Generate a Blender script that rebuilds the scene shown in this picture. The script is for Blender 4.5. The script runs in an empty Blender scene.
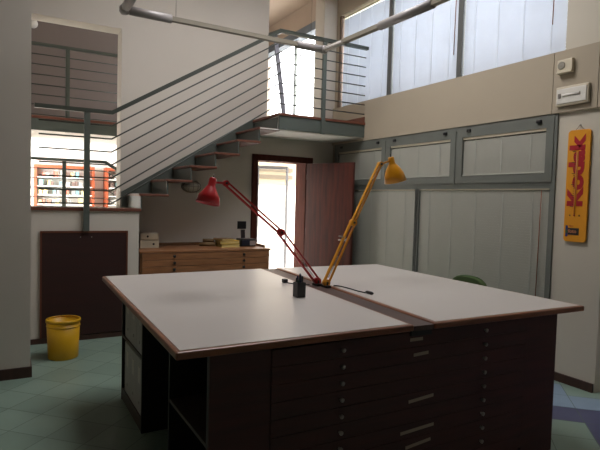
import bpy, bmesh, math, random
from mathutils import Vector, Matrix
random.seed(4)
SC = bpy.context.scene
COL = SC.collection

# ------------------------------------------------------------------ camera
cam_d = bpy.data.cameras.new('camera'); cam = bpy.data.objects.new('camera', cam_d); COL.objects.link(cam)
cam_d.sensor_width = 36; cam_d.lens = 525.1/600*36; cam_d.clip_start = .05; cam_d.clip_end = 200
Rr = Vector((0.871248, -0.490068, 0.027564)); Dd = Vector((0.000955, -0.054463, -0.998515)); Ff = Vector((0.490842, 0.869981, -0.046983))
m = Matrix((Rr, -Dd, -Ff)).transposed().to_4x4(); m.translation = Vector((0, 0, 1.55))
cam.matrix_world = m
SC.camera = cam

# ------------------------------------------------------------------ light
W = bpy.data.worlds.new('world'); SC.world = W; W.use_nodes = True
bg = W.node_tree.nodes['Background']; bg.inputs[0].default_value = (1.0, .96, .97, 1); bg.inputs[1].default_value = 10.0

def area(name, loc, rot, sx, sy, power=0, col=(1, 1, 1), portal=False):
    l = bpy.data.lights.new(name, 'AREA'); l.shape = 'RECTANGLE'; l.size = sx; l.size_y = sy; l.energy = power; l.color = col
    o = bpy.data.objects.new(name, l); COL.objects.link(o); o.location = loc; o.rotation_euler = rot
    if portal: l.cycles.is_portal = True
    return o
H = math.pi/2
# daylight openings (portals only steer the sky sampling; they add no light)
area('portal_door', (3.45, 7.0, 1.05), (-H, 0, 0), .8, 2.1, portal=True)
area('portal_landing_glazing', (4.5, 8.2, 3.6), (0, H, 0), 1.35, 2.6, portal=True)
area('portal_added_roof_slot', (2.3, 4.05, 4.95), (0, 0, 0), 1.8, 2.1, portal=True)  # for the added, unseen roof slot above the table
# daylight on the clerestory blinds, from outside
area('daylight_clerestory', (5.4, 4.75, 4.1), (0, H+.35, 0), 1.8, 4.2, 190, (.90, .95, 1.0))
# added unseen area lamp that brightens the far room's wall and bookcases
area('far_room_fill', (-.6, 10.2, 1.9), (H, 0, math.radians(-40)), 1.6, 2.4, 280, (1, .98, .95))
# added unseen area lamp in the void, brightens the reveals of the stair opening
area('stair_void_fill', (-1.9, 7.65, .75), (0, -H-.35, 0), 1.1, 1.1, 60, (1, .98, .96))

vs = SC.view_settings; vs.view_transform = 'Standard'; vs.look = 'None'; vs.gamma = 1; vs.use_curve_mapping = False; vs.exposure = 0.0

# ------------------------------------------------------------------ materials
def lin(c):
    return tuple(((v/255)/12.92 if v/255 <= .04045 else ((v/255+.055)/1.055)**2.4) for v in c)
MATS = {}
def mat(name, rgb, rough=.6, metal=0, var=.06, scale=6, stretch=(1, 1, 1), bump=0, rgb2=None, spec=.5, trans=0):
    if name in MATS: return MATS[name]
    mt = bpy.data.materials.new(name); mt.use_nodes = True; nt = mt.node_tree; N = nt.nodes; L = nt.links
    b = N['Principled BSDF']; c = lin(rgb)
    c2 = lin(rgb2) if rgb2 else tuple(v*(1-var*2) for v in c)
    tc = N.new('ShaderNodeTexCoord'); mp = N.new('ShaderNodeMapping'); mp.inputs['Scale'].default_value = stretch
    nz = N.new('ShaderNodeTexNoise'); nz.inputs['Scale'].default_value = scale; nz.inputs['Detail'].default_value = 5
    rp = N.new('ShaderNodeValToRGB'); rp.color_ramp.elements[0].position = .3; rp.color_ramp.elements[1].position = .7
    rp.color_ramp.elements[0].color = (*c2, 1); rp.color_ramp.elements[1].color = (*c, 1)
    L.new(tc.outputs['Object'], mp.inputs[0]); L.new(mp.outputs[0], nz.inputs[0]); L.new(nz.outputs[0], rp.inputs[0])
    L.new(rp.outputs[0], b.inputs['Base Color'])
    b.inputs['Roughness'].default_value = rough; b.inputs['Metallic'].default_value = metal
    b.inputs['Specular IOR Level'].default_value = spec
    if bump:
        bp = N.new('ShaderNodeBump'); bp.inputs['Strength'].default_value = bump; bp.inputs['Distance'].default_value = .01
        L.new(nz.outputs[0], bp.inputs['Height']); L.new(bp.outputs[0], b.inputs['Normal'])
    if trans:
        tr = N.new('ShaderNodeBsdfTranslucent'); L.new(rp.outputs[0], tr.inputs[0])
        mx = N.new('ShaderNodeMixShader'); mx.inputs[0].default_value = trans
        L.new(b.outputs[0], mx.inputs[1]); L.new(tr.outputs[0], mx.inputs[2]); L.new(mx.outputs[0], N['Material Output'].inputs[0])
    MATS[name] = mt; return mt
def emis(name, rgb, s):
    mt = bpy.data.materials.new(name); mt.use_nodes = True; N = mt.node_tree.nodes
    b = N['Principled BSDF']; b.inputs['Base Color'].default_value = (*lin(rgb), 1)
    b.inputs['Emission Color'].default_value = (*lin(rgb), 1); b.inputs['Emission Strength'].default_value = s
    return mt
def glassmat():
    mt = bpy.data.materials.new('window_glass'); mt.use_nodes = True; N = mt.node_tree.nodes; L = mt.node_tree.links
    N.remove(N['Principled BSDF']); t = N.new('ShaderNodeBsdfTransparent'); t.inputs[0].default_value = (.93, .95, .95, 1)
    g = N.new('ShaderNodeBsdfGlossy'); g.inputs['Roughness'].default_value = .02
    lw = N.new('ShaderNodeValue'); lw.outputs[0].default_value = .06
    mx = N.new('ShaderNodeMixShader'); L.new(lw.outputs[0], mx.inputs[0]); L.new(t.outputs[0], mx.inputs[1]); L.new(g.outputs[0], mx.inputs[2])
    L.new(mx.outputs[0], N['Material Output'].inputs[0]); return mt
GLASS = glassmat()
WALL = mat('wall_paint', (205, 199, 188), .85, var=.02, scale=2, bump=.02)
SOFFIT = mat('white_plaster', (228, 225, 218), .8, var=.02)
CEIL = mat('ceiling_paint', (188, 170, 152), .85, var=.02)
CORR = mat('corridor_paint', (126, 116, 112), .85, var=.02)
GREEN = mat('green_grey_steel', (84, 92, 86), .45, var=.05, scale=4)
GREEND = mat('dark_green_grey_steel', (58, 64, 57), .4, var=.04)
TREAD = mat('red_brown_wood', (116, 68, 50), .5, rgb2=(94, 54, 40), scale=5, stretch=(1.5, 12, 12))
DOORW = mat('door_mahogany', (94, 40, 28), .5, rgb2=(60, 27, 21), scale=3, stretch=(9, 9, .7))
FRAMEW = mat('door_frame_wood', (88, 48, 38), .85, rgb2=(72, 38, 30), scale=4, stretch=(8, 8, 1), spec=.15)
DARKP = mat('dark_red_brown_panel', (50, 20, 16), .6, rgb2=(42, 17, 14), scale=3, stretch=(1, 1, 6))
CHEST = mat('dark_mahogany_veneer', (66, 26, 20), .6, rgb2=(50, 20, 16), scale=3, stretch=(1, 6, 8))
EDGEW = mat('table_edge_wood', (138, 84, 52), .38, rgb2=(106, 62, 38), scale=6, stretch=(1, 1, 8))
LAMI = mat('white_laminate', (194, 189, 183), .34, var=.01, scale=2)
STRIP = mat('brown_wood_strip', (78, 56, 48), .5, rgb2=(64, 46, 39), scale=6, stretch=(6, 1, 1))
OAK = mat('oak_veneer', (154, 106, 70), .42, rgb2=(126, 86, 56), scale=4, stretch=(1.2, 10, 10))
OAKD = mat('oak_edge', (128, 90, 58), .4, rgb2=(104, 72, 46), scale=4, stretch=(1.2, 10, 10))
BLACKM = mat('black_plastic', (22, 22, 24), .4, var=.03)
BLACKB = mat('black_board', (20, 17, 17), .5, var=.05)
YEL = mat('yellow_plastic', (206, 158, 20), .4, var=.03)
YELL = mat('yellow_enamel', (216, 148, 22), .3, var=.03)
RED = mat('red_enamel', (176, 24, 30), .3, var=.03)
FRG = mat('window_frame_grey', (108, 112, 105), .5, var=.04)
WHITE = mat('white_plastic', (205, 196, 172), .45, var=.02)
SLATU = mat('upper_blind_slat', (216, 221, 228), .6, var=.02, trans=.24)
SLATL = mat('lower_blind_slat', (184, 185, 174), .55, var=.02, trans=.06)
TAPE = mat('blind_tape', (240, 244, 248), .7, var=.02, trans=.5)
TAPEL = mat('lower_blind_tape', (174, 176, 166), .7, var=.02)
KNOB = mat('pale_metal_knob', (150, 146, 138), .35, metal=.7, var=.03)
PAPER = mat('paper_label', (150, 136, 118), .7, var=.05)
WAND = mat('brown_wand', (140, 84, 52), .4, var=.03)
TRACKG = mat('track_olive_grey', (138, 132, 118), .4, var=.04)
TUBEG = mat('grey_tube_cover', (150, 146, 144), .35, var=.04)
BASEB = mat('dark_wood_skirting', (72, 46, 36), .45, rgb2=(58, 36, 28), scale=4, stretch=(6, 6, 1))

# ------------------------------------------------------------------ mesh builder
class MB:
    def __init__(s): s.bm = bmesh.new(); s.mi = 0
    def _f(s, fs):
        for f in fs: f.material_index = s.mi
    def box(s, a, b, bev=0, mi=0):
        x0, y0, z0 = a; x1, y1, z1 = b
        g = bmesh.ops.create_cube(s.bm, size=1)
        for v in g['verts']:
            v.co = Vector(((x0+x1)/2+v.co.x*(x1-x0), (y0+y1)/2+v.co.y*(y1-y0), (z0+z1)/2+v.co.z*(z1-z0)))
        fs = {f for v in g['verts'] for f in v.link_faces}
        for f in fs: f.material_index = mi
        if bev:
            es = {e for v in g['verts'] for e in v.link_edges}
            r = bmesh.ops.bevel(s.bm, geom=list(es), offset=bev, segments=2, affect='EDGES', profile=.5)
            for f in r['faces']: f.material_index = mi
        return s
    def bar(s, p, q, w, h, up=(0, 0, 1), bev=0, mi=0):
        p = Vector(p); q = Vector(q); d = (q-p); L = d.length; d.normalize(); u = Vector(up); r = d.cross(u)
        if r.length < 1e-4: r = d.cross(Vector((1, 0, 0)))
        r.normalize(); u = r.cross(d)
        vs = []
        for t in (p, q):
            for a, b in ((-1, -1), (1, -1), (1, 1), (-1, 1)): vs.append(s.bm.verts.new(t+r*a*w/2+u*b*h/2))
        F = [(3, 2, 1, 0), (4, 5, 6, 7), (0, 1, 5, 4), (1, 2, 6, 5), (2, 3, 7, 6), (3, 0, 4, 7)]
        for f in F:
            fc = s.bm.faces.new([vs[i] for i in f]); fc.material_index = mi
        return s
    def tube(s, pts, r, n=10, caps=True, mi=0):
        pts = [Vector(p) for p in pts]; rings = []; prev = None
        rs = r if isinstance(r, (list, tuple)) else [r]*len(pts)
        for i, p in enumerate(pts):
            d = (pts[min(i+1, len(pts)-1)]-pts[max(i-1, 0)]).normalized()
            a = prev if prev else (Vector((0, 0, 1)) if abs(d.z) < .9 else Vector((1, 0, 0)))
            x = (a-d*a.dot(d)).normalized(); y = d.cross(x); prev = x
            k = 1
            if 0 < i < len(pts)-1:
                c = (pts[i]-pts[i-1]).normalized().dot((pts[i+1]-pts[i]).normalized()); k = 1/max(.5, math.sqrt((1+c)/2))
            rings.append([s.bm.verts.new(p+(x*math.cos(t)+y*math.sin(t))*rs[i]) for t in [2*math.pi*j/n for j in range(n)]])
        for A, B in zip(rings, rings[1:]):
            for j in range(n):
                f = s.bm.faces.new((A[j], A[(j+1) % n], B[(j+1) % n], B[j])); f.smooth = True; f.material_index = mi
        if caps:
            for R_, rev in ((rings[0], True), (rings[-1], False)):
                f = s.bm.faces.new(R_[::-1] if rev else R_); f.material_index = mi
        return s
    def lathe(s, prof, o=(0, 0, 0), ax=(0, 0, 1), n=28, mi=0):
        ax = Vector(ax).normalized(); o = Vector(o); a = Vector((1, 0, 0)) if abs(ax.x) < .9 else Vector((0, 1, 0))
        x = (a-ax*a.dot(ax)).normalized(); y = ax.cross(x); rings = []
        for r, h in prof:
            if r < 1e-5: rings.append([s.bm.verts.new(o+ax*h)])
            else: rings.append([s.bm.verts.new(o+ax*h+(x*math.cos(t)+y*math.sin(t))*r) for t in [2*math.pi*j/n for j in range(n)]])
        for A, B in zip(rings, rings[1:]):
            for j in range(n):
                k = (j+1) % n
                if len(A) == 1 and len(B) == 1: continue
                if len(A) == 1: f = s.bm.faces.new((A[0], B[k], B[j]))
                elif len(B) == 1: f = s.bm.faces.new((A[j], A[k], B[0]))
                else: f = s.bm.faces.new((A[j], A[k], B[k], B[j]))
                f.smooth = True; f.material_index = mi
        return s
    def prism(s, poly, z0, z1, mi=0):
        A = [s.bm.verts.new((x, y, z0)) for x, y in poly]; B = [s.bm.verts.new((x, y, z1)) for x, y in poly]
        n = len(poly); fs = [s.bm.faces.new(A[::-1]), s.bm.faces.new(B)]
        for i in range(n): fs.append(s.bm.faces.new((A[i], A[(i+1) % n], B[(i+1) % n], B[i])))
        for f in fs: f.material_index = mi
        return s
    def build(s, name, mats, parent=None, bev=0):
        bmesh.ops.recalc_face_normals(s.bm, faces=s.bm.faces)
        me = bpy.data.meshes.new(name); s.bm.to_mesh(me); s.bm.free()
        for m_ in (mats if isinstance(mats, (list, tuple)) else [mats]): me.materials.append(m_)
        o = bpy.data.objects.new(name, me); COL.objects.link(o)
        if parent: o.parent = parent; o.matrix_parent_inverse = parent.matrix_world.inverted() if False else Matrix.Translation(-parent.location)
        if bev:
            md = o.modifiers.new('bevel', 'BEVEL'); md.width = bev; md.segments = 2; md.limit_method = 'ANGLE'
        return o
def tag(o, label, cat, group=None):
    o['label'] = label; o['category'] = cat
    if group: o['group'] = group
    return o
def thing(name, label, cat, loc=(0, 0, 0), group=None):
    o = bpy.data.objects.new(name, None); COL.objects.link(o); o.location = loc; o.empty_display_size = .1
    return tag(o, label, cat, group)
def struct(o): o['kind'] = 'structure'; return o
def bx(a, b, bev=0): return MB().box(a, b, bev)

# ------------------------------------------------------------------ the room shell
YP, YB, XW = 5.95, 6.70, 4.30       # parapet front, back wall face, window wall
# floor: grout bed with tiles laid on the diagonal
fl = MB(); fl.box((-3.2, -3.8, -.2), (5.8, 6.96, -.003), mi=0)
S2 = math.sqrt(2); T = .285
def clipad(x, y): return -3.2 < x < 5.8 and -3.8 < y < 6.9
for i in range(-30, 50):
    for j in range(-45, 30):
        u0 = 4.15+i*T; v0 = -1.02+j*T; u = u0+T/2; v = v0+T/2
        x = (u-v)/S2; y = (u+v)/S2
        if not clipad(x, y): continue
        mi = 1+((i*7+j*13) % 3 == 0)
        if i in (1, 2) and j < 1: mi = 4
        if i == 2 and j < 0: mi = 4
        if i == 3 and j >= 0: mi = 4
        if x > 2.9 and y < 3.2:
            if i == 0: mi = 5
            elif i in (1,): mi = 4
            elif i == 2: mi = 4 if j >= 0 else 1
            elif i < 0: mi = 1 if j >= 0 else 5
            else: mi = 1
        elif mi > 3: mi = 1
        g = .0025
        c = [((a-b)/S2, (a+b)/S2) for a, b in ((u0+g, v0+g), (u0+T-g, v0+g), (u0+T-g, v0+T-g), (u0+g, v0+T-g))]
        vv = [fl.bm.verts.new((p[0], p[1], 0)) for p in c]
        f = fl.bm.faces.new(vv); f.material_index = mi
TG = mat('green_tile', (130, 152, 138), .38, var=.05, scale=3)
TG2 = mat('green_tile_darker', (123, 145, 131), .38, var=.05, scale=3)
GROUT = mat('tile_grout', (110, 126, 114), .8)
TB = mat('light_blue_tile', (128, 150, 170), .38, var=.05); TD = mat('dark_blue_tile', (74, 78, 108), .38, var=.05)
struct(fl.build('floor', [GROUT, TG, TG2, TG, TB, TD]))

# back wall with three openings (left stair opening, door, upper landing opening)
bw = MB(); Y0, Y1, ZT = YB, YB+.26, 4.75
bw.box((-3.2, Y0, 0), (.02, Y1, ZT)); bw.box((.02, Y0, 0), (1.238, Y1, 1.38)); bw.box((.02, Y0, 3.557), (1.238, Y1, ZT))
bw.box((1.238, Y0, 0), (3.03, Y1, ZT)); bw.box((3.03, Y0, 2.13), (3.89, Y1, 2.44))
bw.box((3.03, Y0, 2.44), (3.2, Y1, ZT))
bw.box((3.89, Y0, 0), (4.6, Y1, 2.44)); bw.box((3.2, Y0, 2.44), (4.6, Y1, 2.60))
bw.box((4.10, Y0, 2.60), (4.6, Y1, ZT))
struct(bw.build('wall_back', WALL))
# window wall: spandrel, pier, head
rw = MB()
rw2 = MB(); rw2.box((XW+.02, 2.55, 0), (XW+.32, 3.0, 2.39)); rw2.box((XW+.02, -3.8, 2.93), (XW+.32, 2.97, ZT)); rw2.box((XW+.42, -3.8, 0), (XW+.62, 2.56, 2.39)); rw2.box((XW+.3, 2.5, 0), (XW+.42, 2.56, 2.39))
struct(rw2.build('wall_pier_right', mat('pier_paint', (200, 194, 178), .85, var=.02, scale=2, bump=.02)))
rw.box((XW-.01, -3.8, 2.39), (XW+.32, 2.635, 2.93)); rw.box((XW-.01, 2.641, 2.39), (XW+.32, 3.052, 2.93)); rw.box((XW-.01, 3.058, 2.39), (XW+.32, 6.70, 2.93))
rw.box((XW+.02, 2.97, 4.28), (XW+.32, 6.70, ZT)); rw.box((XW+.02, 6.64, 2.93), (XW+.32, 6.70, 4.28)); rw.box((XW+.02, 6.64, 0), (XW+.32, 6.70, 2.39))
struct(rw.build('wall_right', mat('beige_wall_paint', (172, 161, 141), .85, var=.02, scale=2, bump=.02)))
# spandrel joints are real gaps between the cladding boards; a darker backing closes them
struct(bx((XW+.02, -3.8, 2.40), (XW+.3, 6.7, 2.92)).build('trim_1', mat('joint_backing_board', (120, 114, 104), .8)))
struct(bx((-3.4, -3.8, 0), (-3.2, 6.96, ZT)).build('wall_left', WALL))
fw = MB()
fw.box((-3.4, -4.0, 0), (4.92, -3.8, ZT))
struct(fw.build('wall_front', WALL))
cl = MB(); cl.box((-3.4, -4.0, ZT), (4.92, 3.0, ZT+.15)); cl.box((-3.4, 5.1, ZT), (4.92, 9.9, ZT+.15)); cl.box((-3.4, 3.0, ZT), (1.4, 5.1, ZT+.15)); cl.box((3.2, 3.0, ZT), (4.92, 5.1, ZT+.15))  # slot left open above the table is added, unseen, to let sky light in
struct(cl.build('ceiling', CEIL))
# the free-standing wall end on the left
struct(bx((-1.6, 4.9, 0), (.193, 5.93, ZT)).build('wall_pier_left', WALL))
bs = MB(); bs.box((-1.6, 4.885, 0), (.205, 4.9, .09)); bs.box((.193, 4.9, 0), (.205, 5.94, .09))
struct(bs.build('baseboard_left', BASEB))
# parapet below the mid landing and its wooden cap
struct(bx((.193, YP, 0), (1.305, YP+.16, 1.375)).build('wall_parapet', WALL))
struct(bx((.1, YP-.02, 1.375), (1.325, YP+.2, 1.41), .004).build('trim_2', TREAD))
struct(bx((.205, YP-.014, 0), (1.305, YP, .055)).build('baseboard_parapet', BASEB))
struct(bx((-.6, YP+.16, 1.22), (1.31, YB+.26, 1.378)).build('floor_mid_landing', TREAD))
struct(bx((XW+.002, 2.56, 0), (XW+.02, 3.0, .075)).build('baseboard_right', BASEB))
struct(bx((1.31, YB-.012, 0), (2.98, YB, .08)).build('baseboard_back', BASEB))

# upper landing
YL = 5.885
ld = MB(); ld.box((3.0, YL+.03, 2.432), (4.29, YB, 2.60), mi=0)
ld.box((2.745, YL+.03, 2.42), (4.29, YB, 2.4319), mi=1)
ld.box((2.985, YL, 2.432), (4.29, YL+.03, 2.60), mi=2)
ld.box((2.972, YL-.015, 2.60), (4.29, 6.9, 2.63), mi=3)
ld.box((4.27, YL, 2.63), (4.29, 6.5, 2.71), mi=3)
struct(ld.build('floor_upper_landing', [SOFFIT, SOFFIT, GREEN, TREAD]))

# door to outside
fr = MB(); 
fr.box((2.99, YB-.03, 0), (3.075, YB+.27, 2.175), .004); fr.box((3.835, YB-.03, 0), (3.955, YB+.27, 2.175), .004); fr.box((3.075, YB-.03, 2.09), (3.835, YB+.27, 2.175), .004)
d1 = struct(fr.build('door_frame_1', FRAMEW)); d1.name = 'door_1'
lf = bx((0, -.022, .01), (.83, .022, 2.085), .003)
leaf = thing('door_leaf', 'open reddish brown wooden door leaf swung into the room beside the bright doorway', 'door', (3.86, YB-.04, 0))
L_ = lf.build('door_panel', DOORW); L_.parent = leaf
hd = MB(); 
for sgn in (-1, 1):
    hd.lathe([(0, 0), (.025, 0), (.025, .008), (.009, .01), (.009, .05), (0, .05)], (.76, sgn*.022, 1.02), (0, sgn, 0), 14)
    hd.tube([(.76, sgn*.062, 1.02), (.65, sgn*.066, 1.02)], .009)
h_ = hd.build('door_handle', KNOB); h_.parent = leaf
for z in (.25, 1.05, 1.85):
    h2 = MB().tube([(-.008, 0, z), (-.008, 0, z+.09)], .009).build('hinge', KNOB); h2.parent = leaf
leaf.rotation_euler = (0, 0, math.atan2(-.80, .28))

# ------------------------------------------------------------------ windows
wn = [0]
def window(name, ya, yb, za, zb, fw_, x=XW, depth=.06, latches=()):
    wn[0] += 1
    f = MB(); x0 = x+.0; x1 = x+depth
    f.box((x0, ya, za), (x1, ya+fw_, zb)); f.box((x0, yb-fw_, za), (x1, yb, zb)); f.box((x0, ya+fw_, za), (x1, yb-fw_, za+fw_)); f.box((x0, ya+fw_, zb-fw_), (x1, yb-fw_, zb))
    o = f.build('window_%d' % wn[0], FRG); struct(o)
    g = bx((x+.045, ya+fw_*.9, za+fw_*.9), (x+.051, yb-fw_*.9, zb-fw_*.9)).build('glass_pane', GLASS, o)
    for (ly, lz) in latches:
        bx((x-.022, ly-.025, lz-.016), (x, ly+.025, lz+.016), .006).build('latch', BLACKM, o)
    return o
# clerestory
DARKF = mat('clerestory_frame', (92, 94, 92), .5)
for a, b in ((2.97, 4.23), (4.27, 5.44), (5.48, 6.62)):
    o = window('w', a, b, 2.93, 4.28, .03, x=XW+.1)
struct(bx((XW+.04, 4.215, 2.93), (XW+.12, 4.285, 4.28)).build('trim_3', DARKF)); struct(bx((XW+.04, 5.425, 2.93), (XW+.12, 5.495, 4.28)).build('trim_4', DARKF))
struct(bx((XW+.03, 6.585, 2.93), (XW+.12, 6.64, 4.28)).build('trim_5', mat('brown_jamb', (120, 100, 84), .5)))
# lower wall windows
for a, b in ((3.02, 4.2), (4.2, 5.42), (5.42, 6.62)):
    window('w', a+.012, b-.012, 1.78, 2.345, .075, latches=[(a+.16, 2.335), (b-.18, 2.335)])
for a, b in ((3.02, 4.81), (4.81, 6.62)):
    window('w', a+.004, b-.004, .05, 1.75, .03, x=XW+.01)
fm = MB()
for y in (4.2, 5.42): fm.box((XW+.01, y-.012, 1.74), (XW+.07, y+.012, 2.39))
fm.box((XW+.005, 3.0, 0), (XW+.09, 3.03, 2.39)); fm.box((XW+.005, 6.61, 0), (XW+.09, 6.64, 2.39))
fm.box((XW+.01, 3.03, 1.745), (XW+.08, 6.61, 1.785)); fm.box((XW+.0, 3.03, 2.345), (XW+.08, 6.61, 2.39)); fm.box((XW+.01, 3.03, 0), (XW+.08, 6.61, .05))
fm.box((XW+.01, 4.79, .05), (XW+.08, 4.83, 1.745))
struct(fm.build('trim_6', FRG))

struct(bx((XW+.13, 3.0, 0), (XW+.16, 6.64, 2.39)).build('light_block_board', mat('light_block_grey', (120, 122, 118), .7)))  # unseen board added outside to keep daylight off the lower blinds
def blind(label, ya, yb, za, zb, x, slat, tape, ntape, pitch=.026, wand=None, group=None):
    t = thing('venetian_blind', label, 'blind', (x, (ya+yb)/2, za), group)
    s = MB(); z = za+.02; k = 0
    while z < zb-.035:
        s.bar((x, ya+.004, z), (x, yb-.004, z), .029, .0011, up=(1, 0, .2)); z += pitch
    # slats steeply tilted: up vector close to horizontal
    s.build('slats', slat, t)
    bx((x-.014, ya, zb-.03), (x+.014, yb, zb), .003).build('head_rail', WHITE, t)
    bx((x-.012, ya, za), (x+.012, yb, za+.014), .003).build('bottom_rail', slat, t)
    for i in range(ntape):
        y = ya+(yb-ya)*(i+.5)/ntape if ntape > 2 else ya+(yb-ya)*(.3+.4*i)
        bx((x-.0048, y-.006, za+.01), (x-.0040, y+.006, zb-.03)).build('ladder_tape', tape, t)
    if wand: MB().tube([(x-.022, wand, zb-.03), (x-.024, wand+.01, max(za+.1, zb-1.05))], .0045, 8).build('tilt_wand', WAND, t)
    return t
names = ['bright clerestory blind nearest the emergency light, right of the last mullion', 'bright middle clerestory blind between the two dark mullions', 'bright clerestory blind at the far left end behind the landing railing']
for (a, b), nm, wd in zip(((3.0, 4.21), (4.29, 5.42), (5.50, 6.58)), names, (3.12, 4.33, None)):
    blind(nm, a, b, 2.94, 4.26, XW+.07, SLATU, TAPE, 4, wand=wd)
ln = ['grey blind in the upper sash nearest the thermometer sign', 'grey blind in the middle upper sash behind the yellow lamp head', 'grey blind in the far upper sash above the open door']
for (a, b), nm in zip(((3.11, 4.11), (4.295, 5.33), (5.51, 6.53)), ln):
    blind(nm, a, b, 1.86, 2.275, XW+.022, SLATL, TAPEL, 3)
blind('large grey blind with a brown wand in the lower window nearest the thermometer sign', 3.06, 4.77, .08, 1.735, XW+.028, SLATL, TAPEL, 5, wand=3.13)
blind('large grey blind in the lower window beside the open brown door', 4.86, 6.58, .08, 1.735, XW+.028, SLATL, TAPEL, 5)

# ------------------------------------------------------------------ staircase
st = thing('staircase', 'open staircase with red brown wooden treads and green grey risers climbing to the landing', 'staircase', (1.32, YB, 1.41))
xs = [1.32, 1.612, 1.885, 2.18, 2.47, 2.742, 3.0]; R0 = 1.405; RI = .1725
for i in range(6):
    z = R0+RI*(i+1)
    MB().box((xs[i]-.02, YP-.015, z-.028), (xs[i+1]+.02, YB-.03, z), .004).build('tread', TREAD, st)
for i in range(7):
    z = R0+RI*i
    xr = xs[i]-(.016 if i == 6 else 0)
    bx((xr, YP+.005, z-.0), (xr+.014, YB-.03, z+RI-.028)).build('riser', GREEN, st)
pts = [(1.25, 1.41), (1.25, 1.595), (2.985, 2.65), (2.985, R0+RI*6)]
for i in range(5, -1, -1): pts += [(xs[i], R0+RI*(i+1)), (xs[i], R0+RI*i+.002)]
b = MB(); n = len(pts)
A = [b.bm.verts.new((x, YB-.028, z)) for x, z in pts]; B = [b.bm.verts.new((x, YB-.001, z)) for x, z in pts]
b.bm.faces.new(A); b.bm.faces.new(B[::-1])
for i in range(n): b.bm.faces.new((A[i], B[i], B[(i+1) % n], A[(i+1) % n]))
b.build('wall_string', GREEN, st)

# railing of the stair
rl = thing('stair_railing', 'dark green steel stair railing with seven thin rods following landing, stair and gallery', 'railing', (.75, YP-.03, 1.1))
YR = YP-.035
xb0, xb1 = 1.0, 3.0
MB().bar((.26, YR, 2.425), (xb0+.01, YR, 2.425), .05, .042).build('handrail', GREEND, rl)
YR2 = 5.868; xb1 = 2.966
MB().bar((xb0, YR, 2.425), (xb1, YR2, 3.624), .05, .042).build('handrail', GREEND, rl)
MB().bar((xb1-.02, YR2, 3.624), (4.29, YR2, 3.624), .05, .042).build('handrail', GREEND, rl)
MB().bar((xb1, YR2+.02, 3.624), (3.03, 6.30, 3.70), .05, .042).build('handrail', GREEND, rl)
for k in range(1, 8):
    z0 = 2.425-.1385*k; z1 = 3.624-.1262*k
    MB().tube([(.30, YR, z0), (xb0, YR, z0), (xb1+.01, YR2, z1), (4.265, YR2, z1)], .0078, 8).build('rod', GREEND, rl)
bx((.725, YR-.016, 1.165), (.783, YR+.016, 2.41)).build('post', GREEN, rl)
bx((3.583, YR2-.016, 2.42), (3.635, YR2+.0165, 3.61)).build('post', GREEN, rl)
MB().bar((2.91, YR2+.05, 3.60), (3.06, YR2+.05, 2.635), .05, .03, up=(0, 1, 0)).build('slanted_post', mat('pale_steel', (150, 150, 160), .4), rl)

# ------------------------------------------------------------------ beyond the stair opening: gallery and far room
struct(bx((-1.5, 8.35, 2.44), (3.2, 9.8, 2.60)).build('floor_gallery', SOFFIT))
g = MB(); g.box((-1.5, 8.32, 2.44), (3.2, 8.35, 2.605), mi=0); g.box((-1.5, 8.30, 2.605), (3.2, 8.36, 2.64), mi=1)
struct(g.build('trim_9', [GREEN, TREAD]))
struct(bx((-1.5, 9.6, 2.6), (4.3, 9.8, 4.75)).build('wall_gallery', CORR))
struct(bx((3.2, YB+.26, 2.44), (4.3, 9.6, 2.60)).build('floor_upper_hall', SOFFIT))
gr = thing('gallery_railing', 'grey green railing with thin rods on the upper gallery seen through the stair opening', 'railing', (.8, 8.38, 2.64))
MB().bar((-.6, 8.4, 3.655), (1.60, 8.4, 3.655), .05, .04).build('handrail', GREEN, gr)
for k in range(1, 8): MB().tube([(-.6, 8.4, 3.655-.141*k), (1.60, 8.4, 3.655-.141*k)], .0075, 8).build('rod', GREEND, gr)
for x in (.80,): bx((x-.028, 8.38, 2.44), (x+.028, 8.42, 3.64)).build('post', GREEN, gr)
lr = thing('lower_railing', 'grey railing of the descending flight in front of the far bookcases', 'railing', (.72, 8.0, 1.2))
MB().bar((-.6, 8.0, 2.02), (1.28, 8.0, 2.02), .05, .04).bar((1.27, 8.0, 2.02), (1.75, 8.0, 1.72), .05, .04).build('handrail', GREEN, lr)
for k in range(1, 6): MB().tube([(-.6, 8.0, 2.02-.13*k), (1.28, 8.0, 2.02-.13*k), (1.75, 8.0, 1.72-.13*k)], .007, 8).build('rod', GREEN, lr)
bx((.70, 7.985, .9), (.75, 8.015, 2.0)).build('post', GREEN, lr)
FARW = mat('far_room_white', (240, 238, 232), .8, var=.01)
struct(bx((-2.0, 12.4, 0), (3.0, 12.6, 4.6)).build('wall_far_room', FARW))
struct(bx((-2.0, 6.96, -.2), (3.0, 12.6, 0)).build('floor_far_room', mat('far_floor', (190, 182, 172), .6)))
struct(bx((-2.2, 6.96, -.2), (-2.0, 12.6, 4.6)).build('wall_far_left', FARW)); 
fr_ = MB(); fr_.box((2.9, 6.96, 0), (3.0, 12.6, 2.44)); fr_.box((2.9, 9.8, 2.44), (3.0, 12.6, 4.6)); struct(fr_.build('wall_far_right', FARW))
struct(bx((-2.2, 9.6, 4.6), (3.0, 12.6, 4.75)).build('ceiling_far_room', FARW))
REDW = mat('red_brown_bookcase_frame', (172, 84, 52), .5, var=.04)
BCOL = {'red': (200, 120, 100), 'grey': (160, 158, 154), 'yellow': (225, 205, 150), 'teal': (130, 185, 190), 'dark': (120, 100, 92), 'white': (235, 230, 220)}
protos = {}
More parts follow.
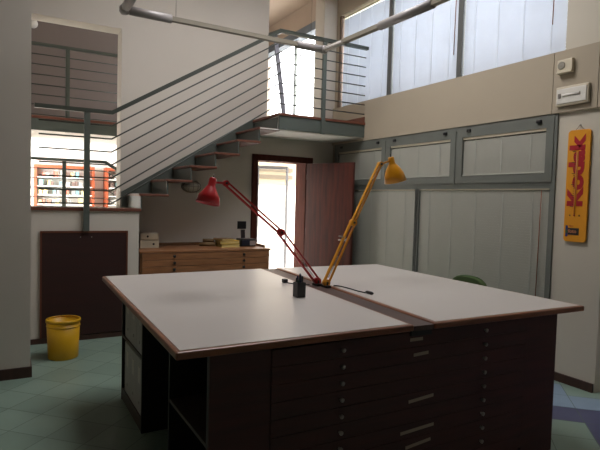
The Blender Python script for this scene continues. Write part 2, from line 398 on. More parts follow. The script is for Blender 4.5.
def bookcase(x0, x1, label):
    t = thing('display_bookcase', label, 'bookcase', ((x0+x1)/2, 12.2, 0)); y0, y1, z1 = 12.0, 12.36, 2.14
    MB().box((x0, y0, 0), (x0+.05, y1, z1)).box((x1-.05, y0, 0), (x1, y1, z1)).box((x0+.05, y0, z1-.06), (x1-.05, y1, z1)).build('frame', REDW, t)
    bx((x0+.05, y1-.02, 0), (x1-.05, y1, z1-.06)).build('back_panel', FARW, t)
    zs = [1.33, 1.53, 1.71, 1.89]
    for z in [.1, .45, .8, 1.1]+zs: bx((x0+.05, y0+.01, z-.018), (x1-.05, y1-.02, z)).build('shelf', FARW, t)
    for r, z in enumerate(zs):
        x = x0+.09
        while x < x1-.16:
            w = random.choice((.045, .06, .08)); c = random.choice(list(BCOL))
            h = random.choice((.09, .11, .125))
            if random.random() < .82:
                key = (c, w, h)
                if key not in protos:
                    m_ = mat('carton_'+c, BCOL[c], .6, var=.04)
                    w2 = MB().box((-w/2, 0, 0), (w/2, .12, h), .003); b_ = w2.build('carton', m_); b_.location = (x+w/2, y0+.03, z); protos[key] = b_; first = True
                else:
                    b_ = protos[key].copy(); COL.objects.link(b_); b_.location = (x+w/2, y0+.03, z)
                tag(b_, 'small %s carton standing on the shelves of the far bright bookcases' % c, 'box', '%s cartons on the far shelves' % c)
            x += w+random.choice((.006, .02, .05))
bookcase(.53, 1.69, 'wide red brown framed bookcase full of small cartons in the bright far room')
bookcase(1.92, 2.85, 'second red framed bookcase partly hidden by the edge of the stair opening')
tag(MB().lathe([(0, 0), (.05, 0), (.06, .02), (.075, .04), (.07, .08), (.04, .11), (0, .12)], (.395, 9.6, 4.25), (0, -1, 0), 20).build('wall_globe', SOFFIT), 'small white round wall light high behind the left pier', 'wall light')

# glazing of the upper hall, right side
hw = MB(); hw.box((XW, 6.96, 2.44), (XW+.2, 9.8, 2.86), mi=0); hw.box((XW, 6.96, 4.38), (XW+.2, 9.8, 4.75), mi=0); hw.box((XW, 9.3, 2.86), (XW+.2, 9.8, 4.38), mi=0)
struct(hw.build('wall_upper_hall', CEIL))
struct(bx((XW-.02, 6.96, 4.26), (XW+.14, 9.6, 4.39)).build('trim_8', mat('blue_grey_beam', (112, 122, 132), .5)))
g2 = MB(); g2.box((XW+.06, 6.96, 2.86), (XW+.1, 7.0, 4.26)); g2.box((XW+.06, 8.05, 2.86), (XW+.1, 8.09, 4.26)); g2.box((XW+.06, 9.26, 2.86), (XW+.1, 9.3, 4.26)); 
o = g2.build('window_9', FRG); struct(o); bx((XW+.078, 7.0, 2.86), (XW+.084, 9.3, 4.26)).build('glass_pane', GLASS, o)

# outside the door
OUTW = mat('outside_render', (232, 226, 212), .85, var=.02); 
struct(bx((3.0, 6.97, -.25), (14, 22, -.02)).build('ground_outside', mat('pale_paving', (235, 232, 226), .8, var=.06, scale=3)))
OUTD = mat('outside_beige_render', (150, 136, 112), .85, var=.02)
og = thing('neighbour_building', 'pale rendered building with beige shutter bands outside the open door', 'building', (8, 13, 0))
bx((4.0, 13, -.02), (14, 13.4, 3.6)).build('wall', OUTW, og)
bx((4.0, 12.95, 1.95), (14, 12.999, 3.6)).build('upper_render', OUTD, og)
for z in (2.12, 2.32): bx((5.9, 12.9, z), (7.0, 12.949, z+.10)).build('shutter_band', mat('beige_shutter', (92, 80, 62), .7), og)
gd = thing('glazed_door_leaf', 'white framed glass door leaf standing open outside the doorway', 'door', (3.67, 7.95, -.02))
a0, a1 = Vector((3.66, 7.95, 0)), Vector((4.10, 7.75, 0))
f = MB()
for p in (a0, a1): f.bar(p, p+Vector((0, 0, 2.1)), .03, .04, up=(0, 1, 0))
for z in (.05, 2.08): f.bar(a0+Vector((0, 0, z)), a1+Vector((0, 0, z)), .04, .05)
f.build('frame', mat('aluminium_frame', (96, 96, 98), .5), gd)
MB().bar(a0+Vector((0, 0, 1.06)), a1+Vector((0, 0, 1.06)), .006, 2.0).build('glass_pane', GLASS, gd)

# ------------------------------------------------------------------ things on the walls
wp = thing('wall_panel', 'dark red brown board panel fixed to the low wall behind the yellow bin', 'panel', (.75, YP-.02, .06))
bx((.318, YP-.022, .06), (1.183, YP-.001, 1.165), .003).build('board', DARKP, wp)
e = MB(); e.box((.318, YP-.026, 1.145), (1.183, YP-.022, 1.165)); e.box((.318, YP-.026, .06), (.334, YP-.022, 1.145)); e.box((1.167, YP-.026, .06), (1.183, YP-.022, 1.145))
e.build('edge_strip', mat('panel_edge', (104, 58, 38), .4), wp)
for x in (.70, .81): MB().lathe([(0, 0), (.006, 0), (.005, .003), (0, .004)], (x, YP-.022, 1.10), (0, -1, 0), 10).build('screw', KNOB, wp)

bl = thing('bulkhead_light', 'oval caged bulkhead light on the wall under the stair', 'wall light', (2.13, YB, 1.69))
b_ = MB().lathe([(0, 0), (.135, 0), (.135, .02), (.12, .035), (0, .036)], (0, 0, 0), (0, -1, 0), 32)
for v in b_.bm.verts: v.co.z *= .6
o = b_.build('base', mat('grey_cast_body', (140, 136, 126), .5)); o.parent = bl
b_ = MB().lathe([(.11, .03), (.105, .06), (.08, .085), (.04, .097), (0, .1)], (0, 0, 0), (0, -1, 0), 32)
for v in b_.bm.verts: v.co.z *= .6
o = b_.build('diffuser', mat('frosted_glass', (196, 192, 178), .3)); o.parent = bl
b_ = MB()
for x in (-.06, 0, .06): b_.tube([(x, -.03, -.08), (x, -.09, -.055), (x, -.108, 0), (x, -.09, .055), (x, -.03, .08)], .004, 6)
b_.tube([(-.125, -.03, 0), (-.09, -.085, 0), (0, -.11, 0), (.09, -.085, 0), (.125, -.03, 0)], .004, 6)
o = b_.build('cage', mat('cage_metal', (150, 146, 136), .4)); o.parent = bl

sw = thing('wall_switch', 'black rectangular switch plate on the wall left of the doorway', 'switch', (2.855, YB, 1.19))
bx((2.79, YB-.012, 1.135), (2.92, YB-.001, 1.24), .004).build('plate', BLACKM, sw)
for x in (2.825, 2.857, 2.889): bx((x-.013, YB-.016, 1.16), (x+.013, YB-.012, 1.215), .002).build('rocker', BLACKM, sw)

dt = thing('alarm_detector', 'small cream detector box with round grille above the emergency light', 'detector', (XW-.01, 2.93, 2.78))
bx((XW-.048, 2.855, 2.735), (XW-.011, 2.998, 2.842), .006).build('housing', WHITE, dt)
MB().lathe([(0, 0), (.034, 0), (.034, .004), (.026, .006), (.02, .003), (.012, .006), (0, .007)], (XW-.048, 2.955, 2.79), (-1, 0, 0), 24).build('grille', mat('grille_grey', (150, 146, 132), .5), dt)
bx((XW-.060, 2.855, 2.722), (XW-.011, 2.998, 2.737), .003).build('lower_lip', WHITE, dt)
em = thing('emergency_light', 'long white emergency light box on the beam above the thermometer sign', 'emergency light', (XW-.01, 2.86, 2.52))
bx((XW-.042, 2.700, 2.44), (XW-.011, 3.0, 2.605), .006).build('housing', WHITE, em)
bx((XW-.050, 2.715, 2.458), (XW-.042, 2.988, 2.585), .003).build('diffuser', mat('clear_diffuser', (226, 224, 214), .25), em)
MB().tube([(XW-.052, 2.77, 2.527), (XW-.052, 2.93, 2.527)], .010, 10).build('tube', SOFFIT, em)
bx((XW-.054, 2.945, 2.505), (XW-.050, 2.972, 2.545)).build('indicator', mat('grey_ind', (120, 116, 108), .5), em)

# thermometer sign
XS = XW+.012
sg = thing('thermometer_sign', 'long yellow advertising thermometer board with red lettering hanging on the right pier', 'sign', (XS, 2.785, 1.25))
def place_text(txt, size, loc, colmat, parent, name, bold=.0, rot90=True, sx=1.0, sp=1.0):
    cu = bpy.data.curves.new('tmp', 'FONT'); cu.body = txt; cu.size = size; cu.offset = bold; cu.extrude = .0012; cu.space_character = sp
    cu.align_x = 'LEFT'; cu.resolution_u = 3
    o = bpy.data.objects.new('tmp', cu); COL.objects.link(o)
    bpy.context.view_layer.update()
    me = bpy.data.meshes.new_from_object(o.evaluated_get(bpy.context.evaluated_depsgraph_get()))
    bpy.data.objects.remove(o)
    # text x -> world up when rotated, text y -> world +y (left in view); face normal -x
    for v in me.vertices:
        x, y, z = v.co; x *= sx
        if rot90: v.co = Vector((loc[0]-z, loc[1]+y, loc[2]+x))
        else: v.co = Vector((loc[0]-z, loc[1]-x, loc[2]+y))
    me.materials.clear(); me.materials.append(colmat); me.name = name
    ob = bpy.data.objects.new(name, me); COL.objects.link(ob)
    ob.parent = parent; ob.matrix_parent_inverse = Matrix.Translation(-parent.location)
    return ob
SY = mat('sign_yellow', (224, 152, 28), .4, var=.03); SR = mat('sign_red', (170, 26, 38), .45, var=.02); SBK = mat('sign_black', (40, 32, 30), .5)
SBL = mat('sign_blue', (38, 50, 120), .5); SGR = mat('sign_green', (50, 90, 60), .5)
bo = MB().box((XS-.014, 2.684, 1.255), (XS+.006, 2.888, 2.222), .0)
es = [e_ for e_ in bo.bm.edges if abs((e_.verts[0].co-e_.verts[1].co).x) > .01]
bmesh.ops.bevel(bo.bm, geom=es, offset=.03, segments=5, affect='EDGES', profile=.5)
bo.build('board', SY, sg, bev=.003)
XF = XS-.0146
t_ = place_text('Kodak', .20, (XF, 2.722, 1.54), SR, sg, 'lettering', bold=.010, sx=1.09)
xsz = [v.co.z for v in t_.data.vertices]; k_ = (2.185-1.565)/(max(xsz)-min(xsz)); z_ = min(xsz)
for v in t_.data.vertices: v.co.z = 1.565+(v.co.z-z_)*k_
xsy = [v.co.y for v in t_.data.vertices]; ya_ = min(xsy); ky = (.146)/(max(xsy)-ya_)
for v in t_.data.vertices: v.co.y = 2.724+(v.co.y-ya_)*ky
# glass tube with scale down the middle
bx((XF-.0024, 2.783, 1.50), (XF-.0005, 2.803, 2.04), .0).build('thermometer_strip', SY, sg)
MB().tube([(XF-.006, 2.793, 1.49), (XF-.006, 2.793, 2.03)], .0028, 8).build('glass_tube', mat('tube_pale', (206, 130, 90), .3), sg)
MB().lathe([(0, -.008), (.006, -.004), (.007, 0), (.006, .004), (0, .008)], (XF-.006, 2.793, 1.485), (0, 0, 1), 10).build('bulb', SR, sg)
tk = MB()
for i in range(26): tk.box((XF-.0030, 2.806, 1.56+i*.019), (XF-.0026, 2.806+(.030 if i % 5 == 0 else .012), 1.5645+i*.019))
tk.build('scale_ticks', SBK, sg)
for y in (2.75, 2.835): bx((XF-.0016, y-.005, 1.478), (XF-.0002, y+.005, 1.490)).build('scale_mark', SBK, sg)
bx((XF-.002, 2.848, 1.30), (XF-.0002, 2.868, 1.395)).build('colour_patch', SBL, sg); bx((XF-.003, 2.848, 1.33), (XF-.002, 2.868, 1.358)).build('colour_patch', SGR, sg)
bx((XF-.002, 2.745, 1.315), (XF-.0002, 2.846, 1.375)).build('caption_panel', SBK, sg)
place_text('foto', .045, (XF-.002, 2.842, 1.333), mat('caption_tan', (200, 130, 90), .5), sg, 'caption', bold=.001, rot90=False)
place_text('FILM', .018, (XF, 2.835, 1.385), SR, sg, 'caption', rot90=False)
MB().tube([(XS-.004, 2.83, 2.218), (XS-.004, 2.79, 2.262), (XS-.004, 2.745, 2.218)], .0022, 6).build('hanging_cord', mat('grey_cord', (110, 104, 96), .6), sg)
MB().lathe([(0, 0), (.007, 0), (.006, .014), (0, .015)], (XW+.02, 2.79, 2.262), (-1, 0, 0), 10).build('nail', KNOB, sg)

# ------------------------------------------------------------------ pendant track
ZP = 3.2
pt = thing('pendant_track_light', 'suspended grey tubular track light in a U shape near the ceiling', 'ceiling light', (2.0, 4.98, ZP))
PA = Vector((.93, 4.93, ZP)); PB = Vector((3.045, 4.97, ZP)); PC = Vector((3.135, .4, ZP)); PD = Vector((.88, .4, ZP))
def seg(p, q, t0, t1): return p.lerp(q, t0), p.lerp(q, t1)
for p, q in ((PA, PB), (PB, PC), (PA, PD)): MB().bar(p, q, .055, .04, bev=0).build('track', TRACKG, pt)
def cover(p, q): MB().tube([p, q], .040, 14).build('tube_cover', TUBEG, pt)
cover(*seg(PA, PB, .02, .2)); cover(*seg(PA, PB, .835, .98)); cover(*seg(PB, PC, .21, .36)); cover(*seg(PB, PC, .52, .66)); cover(*seg(PA, PD, .02, .2)); cover(*seg(PA, PD, .4, .55))
MB().tube([PB+Vector((0, -.04, .0)), PB.lerp(PC, .08)], .03, 12).build('lamp_tube', mat('white_lamp_tube', (225, 222, 216), .3), pt)
for p in (PA, PB): MB().lathe([(0, -.04), (.03, -.04), (.045, -.02), (.045, .02), (.03, .04), (0, .04)], p, (0, 0, 1), 18).build('corner_joint', TUBEG, pt)
WI = mat('wire_steel', (120, 116, 110), .4, metal=.5)
for p in (PA.lerp(PB, .22), PA.lerp(PB, .92), PB.lerp(PC, .42), PA.lerp(PD, .3)):
    MB().tube([p+Vector((0, 0, .02)), Vector((p.x, p.y, 4.75))], .002, 6).build('suspension_wire', WI, pt)

# ------------------------------------------------------------------ the big plan-chest island
TH = .036; ZT_ = .93
lt = [(.598, 2.037), (1.835, 2.028), (2.022, 4.262), (.652, 4.215)]
rt = [(1.968, 2.017), (3.225, 1.993), (3.285, 4.215), (2.163, 4.262)]
def top(poly, label):
    t = thing('drawing_table_top', label, 'table top', (sum(p[0] for p in poly)/4, sum(p[1] for p in poly)/4, ZT_-TH))
    b = MB().prism(poly, ZT_-TH, ZT_-.002)
    o = b.build('wood_edge', EDGEW, t, bev=.008)
    c = Vector((sum(p[0] for p in poly)/4, sum(p[1] for p in poly)/4)); 
    ins = []
    for p in poly:
        v = Vector(p); d = v-c; ins.append((p[0]-.022*(1 if d.x > 0 else -1), p[1]-.022*(1 if d.y > 0 else -1)))
    MB().prism(ins, ZT_-.004, ZT_).build('laminate_surface', LAMI, t)
    return t
top(lt, 'left half of the big white laminate drawing table with wooden edge, holding the pen cup')
top(rt, 'right half of the big white laminate drawing table with wooden edge, nearer the windows')
ch = thing('plan_chest', 'dark mahogany plan chest island full of shallow drawers under the white table tops', 'plan chest', (1.90, 3.10, 0))
YF = 2.06
b = MB(); b.box((1.035, YF+.02, .055), (3.05, 4.05, ZT_-TH-.001)); b.box((1.06, YF+.06, 0), (3.0, 4.0, .055)); b.build('carcass', CHEST, ch)
bx((.75, YF, .0), (1.035, YF+.019, ZT_-TH-.001), .002).build('end_panel', CHEST, ch); bx((2.752, YF, .0), (3.05, YF+.0195, ZT_-TH-.001), .002).build('end_panel', CHEST, ch)
for i in range(10):
    zc = .842-i*.0805
    d = bx((1.038, YF-.003, zc-.0392), (2.749, YF+.019, zc+.0392), .002).build('drawer', CHEST, ch)
    for x in (1.410, 2.387):
        k = MB().lathe([(0, 0), (.006, 0), (.006, .010), (.011, .014), (.011, .020), (.006, .024), (0, .025)], (x, YF-.003, zc), (0, -1, 0), 14).build('knob', KNOB, ch)
        k.parent = d; k.matrix_parent_inverse = Matrix()
    lab = {0: (1.835, 1.921, 0), 1: (1.863, 1.964, .002), 4: (1.84, 2.012, .006), 6: (1.792, 2.022, .006), 7: (1.83, 2.003, .008)}.get(i)
    if lab:
        l_ = MB().bar((lab[0], YF-.0045, zc-lab[2]), (lab[1], YF-.0045, zc+lab[2]), .002, .017).build('paper_label', PAPER, ch); l_.parent = d; l_.matrix_parent_inverse = Matrix()
# wooden strip between the tops
MB().prism([(1.837, 2.030), (1.966, 2.025), (2.161, 4.26), (2.024, 4.26)], ZT_-TH, ZT_-.010).build('centre_strip', STRIP, ch)
bx((1.83, YF-.018, ZT_-.066), (1.97, YF-.004, ZT_-TH-.001)).build('centre_bracket', BLACKB, ch)
# front shelf unit (open to the left)
def sideshelf(y0, y1, label, zsh, name, plinth, x0=.78, x1=1.03):
    t = thing(name, label, 'shelf unit', (.93, (y0+y1)/2, 0)); z1 = ZT_-TH-.002; th = .02
    bx((x0, y0, 0), (x1, y0+th, z1)).build('side_panel', BLACKB, t); bx((x0, y1-th, 0), (x1, y1, z1)).build('side_panel', BLACKB, t)
    bx((x1-.01, y0+th, 0), (x1, y1-th, z1)).build('back_panel', BLACKB, t)
    bx((x0, y0+th, z1-th), (x1-.01, y1-th, z1)).build('top_panel', BLACKB, t)
    bx((x0+.004, y0+th, 0), (x0+.02, y1-th, plinth-.018)).build('plinth', mat('shelf_edge_brown', (62, 50, 44), .5), t)
    for z in [plinth]+zsh: bx((x0+.002, y0+th, z-.018), (x1-.01, y1-th, z)).build('shelf', mat('shelf_edge_brown', (62, 50, 44), .5), t)
    return t
sideshelf(2.081, 2.69, 'empty open shelf unit at the front left corner of the chest', [.495], 'open_shelf_unit', .07, x0=.752)
sideshelf(3.415, 4.09, 'open shelf unit with white box files at the rear left of the chest', [.50], 'file_shelf_unit', .09)
BF = mat('file_grey_white', (176, 173, 168), .6, var=.04); BFL = mat('file_label', (205, 200, 190), .6)
def boxfile(y, z, h, label):
    t = thing('box_file', label, 'box file', (.80, y, z))
    bx((.79, y-.093, z), (1.015, y+.093, z+h), .002).build('case', BF, t)
    bx((.7885, y-.03, z+h*.55), (.79, y+.03, z+h*.85)).build('spine_label', BFL, t)
    MB().lathe([(.012, 0), (.012, .002), (.008, .002), (.008, 0)], (.79, y, z+.07), (-1, 0, 0), 14).build('finger_ring', KNOB, t)
pos = ['nearest the camera', 'in the middle', 'farthest back']
for i, y in enumerate((3.535, 3.727, 3.919)):
    boxfile(y, .501, .34, 'white box file on the upper shelf under the table, %s' % pos[i])
    boxfile(y, .091, .37, 'white box file on the lower shelf near the floor, %s' % pos[i])

# ------------------------------------------------------------------ desk lamps
def arm_lamp(color, label, base, elbow, shoulder, neck, mouth, rad, handle=False, bulb=None):
    t = thing('desk_lamp', label, 'desk lamp', base)
    base, elbow, shoulder, neck, mouth = map(Vector, (base, elbow, shoulder, neck, mouth))
    MB().box((base.x-.020, base.y-.04, base.z-.0), (base.x+.020, base.y+.04, base.z+.018), .004).lathe([(0, .018), (.02, .018), (.016, .05), (0, .05)], base, (0, 0, 1), 16).build('clamp', BLACKM, t)
    up = Vector((0, 1, 0))
    def pair(p, q, off, name):
        d = (q-p).normalized(); nrm = d.cross(up).normalized()*off
        a = MB().bar(p+nrm, q+nrm, .022, .012, up=d.cross(up)); a.build(name, color, t)
        MB().bar(p-nrm, q-nrm, .016, .010, up=d.cross(up)).build(name, color, t)
    P0 = base+Vector((0, 0, .035))
    pair(P0, elbow, .020, 'lower_arm'); pair(elbow, shoulder, .013, 'upper_arm')
    for c, nm in ((P0, 'base_joint'), (elbow, 'elbow_joint'), (shoulder, 'shoulder_joint')):
        MB().tube([c-up*.018, c+up*.018], .026 if c is not shoulder else .02, 16).build(nm, color, t)
        MB().tube([c-up*.024, c+up*.024], .008, 10).build('joint_bolt', BLACKM, t)
    d = (elbow-P0).normalized(); 
    sp = MB(); a = P0+d*.04; b = P0+d*.22; u_ = up*.014; n_ = d.cross(up)*.003; pts = []
    for i in range(90):
        tt = i/89; ang = tt*2*math.pi*22; pts.append(a.lerp(b, tt)+(d.cross(up)*math.cos(ang)+up*math.sin(ang))*.006)
    sp.tube(pts, .0015, 5).build('spring', KNOB, t)
    ax = (mouth-neck); L = ax.length; ax.normalize()
    MB().bar(shoulder, neck+ax*.02, .014, .014).build('head_bracket', color, t)
    prof = [(.0, -.01), (.020, -.01), (.024, 0), (.026, .045), (.034, .055), (rad*.62, .085), (rad*.86, L*.68), (rad, L), (rad-.004, L), (rad*.82, L*.67), (rad*.58, .09), (.03, .062), (0, .06)]
    MB().lathe(prof, neck, ax, 32).build('shade', color, t)
    MB().tube([neck-ax*.01, neck-ax*.035], .004, 8).build('switch_knob', BLACKM, t)
    MB().lathe([(0, L*.45), (.015, L*.45), (.028, L*.62), (.03, L*.75), (.02, L*.88), (0, L*.92)], neck, ax, 16).build('bulb', SOFFIT, t)
    if handle: MB().tube([elbow.lerp(P0, .25)+Vector((-.02, 0, 0)), elbow.lerp(P0, .25)+Vector((-.075, -.01, .01))], .005, 8).build('handle', KNOB, t)
ZS = ZT_-.0098
arm_lamp(RED, 'red balanced arm desk lamp clamped to the table strip, its head reaching left', (2.027, 3.31, ZS), (1.712, 3.31, 1.319), (1.290, 3.31, 1.650), (1.196, 3.301, 1.672), (1.158, 3.291, 1.512), .080)
arm_lamp(YELL, 'yellow balanced arm desk lamp clamped to the table strip, its head raised to the right', (2.046, 3.215, ZS), (2.294, 3.253, 1.393), (2.590, 3.329, 1.853), (2.706, 3.339, 1.908), (2.760, 3.339, 1.722), .090, handle=True)

# pen cup
pc = thing('pen_cup', 'square black pen cup with green and blue pens on the left table top', 'pen cup', (1.655, 2.919, ZT_))
w = .030; b = MB(); cx, cy = 1.655, 2.919
b.box((cx-w, cy-w, ZT_), (cx+w, cy+w, ZT_+.004)); b.box((cx-w, cy-w, ZT_+.004), (cx-w+.003, cy+w, ZT_+.095)); b.box((cx+w-.003, cy-w, ZT_+.004), (cx+w, cy+w, ZT_+.095)); b.box((cx-w+.003, cy-w, ZT_+.004), (cx+w-.003, cy-w+.003, ZT_+.095)); b.box((cx-w+.003, cy+w-.003, ZT_+.004), (cx+w-.003, cy+w, ZT_+.095))
b.build('cup_body', BLACKM, pc)
PCOL = [('green', (24, 92, 84)), ('teal', (20, 76, 84)), ('blue', (34, 44, 100)), ('black', (26, 26, 28)), ('dark green', (22, 60, 44)), ('navy', (28, 34, 66)), ('charcoal', (48, 48, 50))]
for i, (nm, c) in enumerate(PCOL):
    a = i*2*math.pi/7; r0 = .013; r1 = .020
    p = Vector((cx+r0*math.cos(a+.5), cy+r0*math.sin(a+.5), ZT_+.006)); q = Vector((cx+r1*math.cos(a), cy+r1*math.sin(a), ZT_+.112+.012*((i*3) % 4)))
    tag(MB().tube([p, p.lerp(q, .93), q], [.0066, .0066, .004], 8).build('pen', mat('pen_'+nm.replace(' ', '_'), c, .35)), '%s marker pen standing in the black square cup' % nm, 'pen')
# loose cable with plug and short lead
cb = thing('lamp_cable', 'black lamp cable lying across the right table top, ending in an inline plug', 'cable', (2.12, 3.0, ZT_))
from mathutils import geometry
def smooth(ps, n=8):
    ps = [Vector(p) for p in ps]; out = []
    for i in range(len(ps)-1):
        p0 = ps[max(i-1, 0)]; p1 = ps[i]; p2 = ps[i+1]; p3 = ps[min(i+2, len(ps)-1)]
        for k in range(n):
            t = k/n; out.append(.5*((2*p1)+(-p0+p2)*t+(2*p0-5*p1+4*p2-p3)*t*t+(-p0+3*p1-3*p2+p3)*t**3))
    return out+[ps[-1]]
zc = ZT_+.0045
MB().tube(smooth([(2.095, 3.19, zc), (2.127, 3.158, zc), (2.137, 3.053, zc), (2.132, 2.957, zc), (2.142, 2.862, zc)]), .004, 8).build('cord', BLACKM, cb)
MB().tube([(2.142, 2.862, ZT_+.0113), (2.144, 2.848, ZT_+.0113), (2.147, 2.805, ZT_+.0113), (2.148, 2.79, ZT_+.0113)], [.006, .011, .011, .007], 10).build('plug', BLACKM, cb)
cb = thing('plug_lead', 'short black plug and lead lying behind the pen cup on the left table top', 'cable', (1.88, 3.38, ZT_))
MB().tube(smooth([(1.955, 3.30, zc), (1.90, 3.30, zc), (1.87, 3.34, zc), (1.845, 3.40, zc), (1.835, 3.435, zc)]), .004, 8).build('cord', BLACKM, cb)
bx((1.815, 3.435, ZT_+.0005), (1.85, 3.475, ZT_+.030), .005).build('plug', BLACKM, cb)

# ------------------------------------------------------------------ chair behind the table
ca = thing('office_chair', 'green upholstered chair whose rounded back just shows beyond the right table edge', 'chair', (3.66, 3.45, 0))
GRN = mat('green_fabric', (62, 84, 40), .85, var=.08, scale=60)
b = MB(); N_ = 24; prof = []
vsF = []; 
for k, xx in enumerate((3.735, 3.75, 3.79, 3.80)):
    ring = []
    ins = .012 if k in (0, 3) else 0
    for j in range(N_):
        a = 2*math.pi*j/N_; cy_ = .225-ins; cz = .19-ins
        y = 3.45+cy_*math.copysign(abs(math.cos(a))**.75, math.cos(a)); z = .705+cz*math.copysign(abs(math.sin(a))**.75, math.sin(a))
        ring.append(b.bm.verts.new((xx+.12*((y-3.45)**2)*-1.0, y, z)))
    vsF.append(ring)
for A_, B_ in zip(vsF, vsF[1:]):
    for j in range(N_): b.bm.faces.new((A_[j], A_[(j+1) % N_], B_[(j+1) % N_], B_[j])).smooth = True
b.bm.faces.new(vsF[0]); b.bm.faces.new(vsF[-1][::-1])
b.build('backrest', GRN, ca)
bx((3.42, 3.23, .42), (3.80, 3.67, .485), .025).build('seat', GRN, ca)
MB().bar((3.80, 3.45, .44), (3.812, 3.45, .66), .05, .012, up=(1, 0, 0)).build('back_bar', BLACKM, ca)
MB().tube([(3.61, 3.45, .07), (3.61, 3.45, .42)], .022, 12).build('gas_column', BLACKM, ca)
for k in range(5):
    a = k*2*math.pi/5+.3; e = Vector((3.61+.24*math.cos(a), 3.45+.24*math.sin(a), .065))
    l_ = MB().bar((3.61, 3.45, .085), e, .035, .022).build('leg', BLACKM, ca)
    MB().tube([e+Vector((-.012*math.sin(a), .012*math.cos(a), -.036)), e+Vector((.012*math.sin(a), -.012*math.cos(a), -.036))], .027, 12).build('caster', BLACKM, l_).matrix_parent_inverse = Matrix()

# ------------------------------------------------------------------ plan chest on the back wall
bc = thing('oak_plan_chest', 'long light oak plan chest with shallow drawers against the back wall by the door', 'plan chest', (2.14, 6.3, 0))
X0, X1, F0, F1, ZC = 1.33, 2.94, 5.985, 6.66, .93
bx((X0, F0, .08), (X1, F1, ZC-.025)).build('carcass', OAKD, bc)
bx((X0-.008, F0-.022, ZC-.025), (X1+.012, F1, ZC), .003).build('top', OAK, bc)
u = MB(); u.box((X0, F1-.02, ZC), (X1+.01, F1, ZC+.035)); u.box((X1-.01, F0+.15, ZC), (X1+.012, F1-.02, ZC+.03)); u.build('raised_edge', OAKD, bc)
bx((X0+.03, F0+.05, 0), (X1-.03, F1-.02, .08)).build('plinth', BLACKB, bc)
for i in range(10):
    zc_ = .864-i*.0765
    d = bx((X0+.02, F0-.018, zc_-.036), (X1-.02, F0, zc_+.036), .002).build('drawer', OAK, bc)
    for x in (1.715, 2.583):
        k = MB().lathe([(0, 0), (.016, 0), (.018, .006), (.014, .016), (0, .018)], (x, F0-.018, zc_), (0, -1, 0), 14).build('knob', BLACKM, bc); k.parent = d; k.matrix_parent_inverse = Matrix()

def book(x0, x1, y0, y1, z0, z1, c, label, cat='book', name='book', rot=0):
    cx_, cy_ = (x0+x1)/2, (y0+y1)/2; t = thing(name, label, cat, (cx_, cy_, z0)); a, b_, h = (x1-x0)/2, (y1-y0)/2, z1-z0
    o = MB().box((-a, -b_, 0), (a, b_, .003)).box((-a, -b_, h-.003), (a, b_, h)).box((-a, b_-.003, .003), (a, b_, h-.003)).build('cover', c); o.parent = t
    o = bx((-a+.004, -b_+.004, .003), (a-.004, b_-.003, h-.003)).build('pages', mat('page_block', (206, 190, 130), .8)); o.parent = t
    t.rotation_euler = (0, 0, rot)
YB1 = mat('yellow_cover', (214, 176, 52), .5); YB2 = mat('pale_yellow_cover', (222, 196, 96), .5); TAN = mat('tan_cover', (120, 96, 62), .6)
book(2.38, 2.63, 6.22, 6.42, ZC, ZC+.035, YB2, 'pale yellow book at the bottom of the stack on the oak chest', rot=.05)
book(2.37, 2.63, 6.24, 6.44, ZC+.035, ZC+.045, BLACKB, 'thin dark folder between the yellow books of the stack', 'folder', 'folder')
book(2.375, 2.635, 6.23, 6.43, ZC+.045, ZC+.082, YB1, 'bright yellow book on top of the stack on the oak chest', rot=-.03)
book(2.36, 2.55, 6.24, 6.43, ZC+.082, ZC+.105, TAN, 'thin tan book lying crosswise on the yellow books', rot=.3)
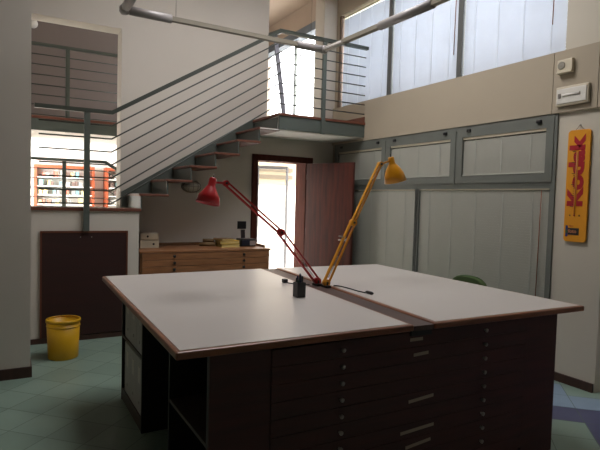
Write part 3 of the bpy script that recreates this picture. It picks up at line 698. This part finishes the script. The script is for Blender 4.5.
# rolled drawing
rd = MB().tube([(2.17, 6.45, ZC+.0265), (2.355, 6.37, ZC+.0265)], .026, 16).tube([(2.22, 6.46, ZC+.073), (2.35, 6.40, ZC+.073)], .022, 16)
tag(rd.build('paper_roll', TAN), 'brown paper rolls lying left of the yellow books on the oak chest', 'paper roll')
dv = thing('label_printer', 'black desktop printer with a grey front panel at the right end of the oak chest', 'printer', (2.80, 6.35, ZC))
o = bx((-.13, -.09, 0), (.075, .09, .10), .008).build('body', BLACKM); o.parent = dv
o = bx((-.13, -.105, .015), (-.02, -.09, .085), .003).build('side_bay', mat('navy_plastic', (24, 28, 44), .4)); o.parent = dv
o = bx((-.012, -.096, .015), (.07, -.09, .075), .003).build('front_panel', mat('printer_grey', (150, 142, 138), .5)); o.parent = dv
ph = thing('cordless_phone', 'small black cordless phone standing upright behind the printer', 'phone', (2.81, 6.53, ZC))
o = bx((-.04, -.04, 0), (.04, .04, .04), .008).build('cradle', BLACKM); o.parent = ph
o = MB().bar((0, .0, .03), (0, .02, .20), .05, .028, up=(0, 1, 0)).build('handset', mat('dark_handset', (50, 42, 44), .4)); o.parent = ph
for z, c, rnd, lb, dx in ((ZC, WHITE, .004, 'lower cream box with a black dot on the oak chest by the low wall', 0), (ZC+.092, WHITE, .025, 'upper cream rounded box with a black dot stacked on the oak chest', .0)):
    t = thing('cream_box', lb, 'box', (1.52, 6.40, z))
    o = bx((-.12, -.08, 0), (.105+dx, .08, .09), rnd if rnd < .02 else .02).build('case', c); o.parent = t
    o = MB().lathe([(0, 0), (.013, 0), (.011, .004), (0, .005)], (.04 if z == ZC else -.03, -.08, .048), (0, -1, 0), 14).build('dot', BLACKM); o.parent = t

# ------------------------------------------------------------------ waste bin
wb = thing('waste_bin', 'round yellow plastic waste bin on the tiled floor before the dark panel', 'bin', (.49, 5.38, 0))
o = MB().lathe([(0, 0), (.128, 0), (.133, .01), (.147, .36), (.144, .36), (.130, .014), (0, .012)], (0, 0, 0), (0, 0, 1), 40).build('body', YEL); o.parent = wb
o = MB().lathe([(.147, .345), (.154, .345), (.154, .366), (.151, .370), (.140, .370), (.140, .362), (.147, .36)], (0, 0, 0), (0, 0, 1), 40).build('rim', YEL); o.parent = wb
o = MB().lathe([(.1445, .30), (.149, .303), (.149, .309), (.1455, .312)], (0, 0, 0), (0, 0, 1), 40).build('band', YEL); o.parent = wb
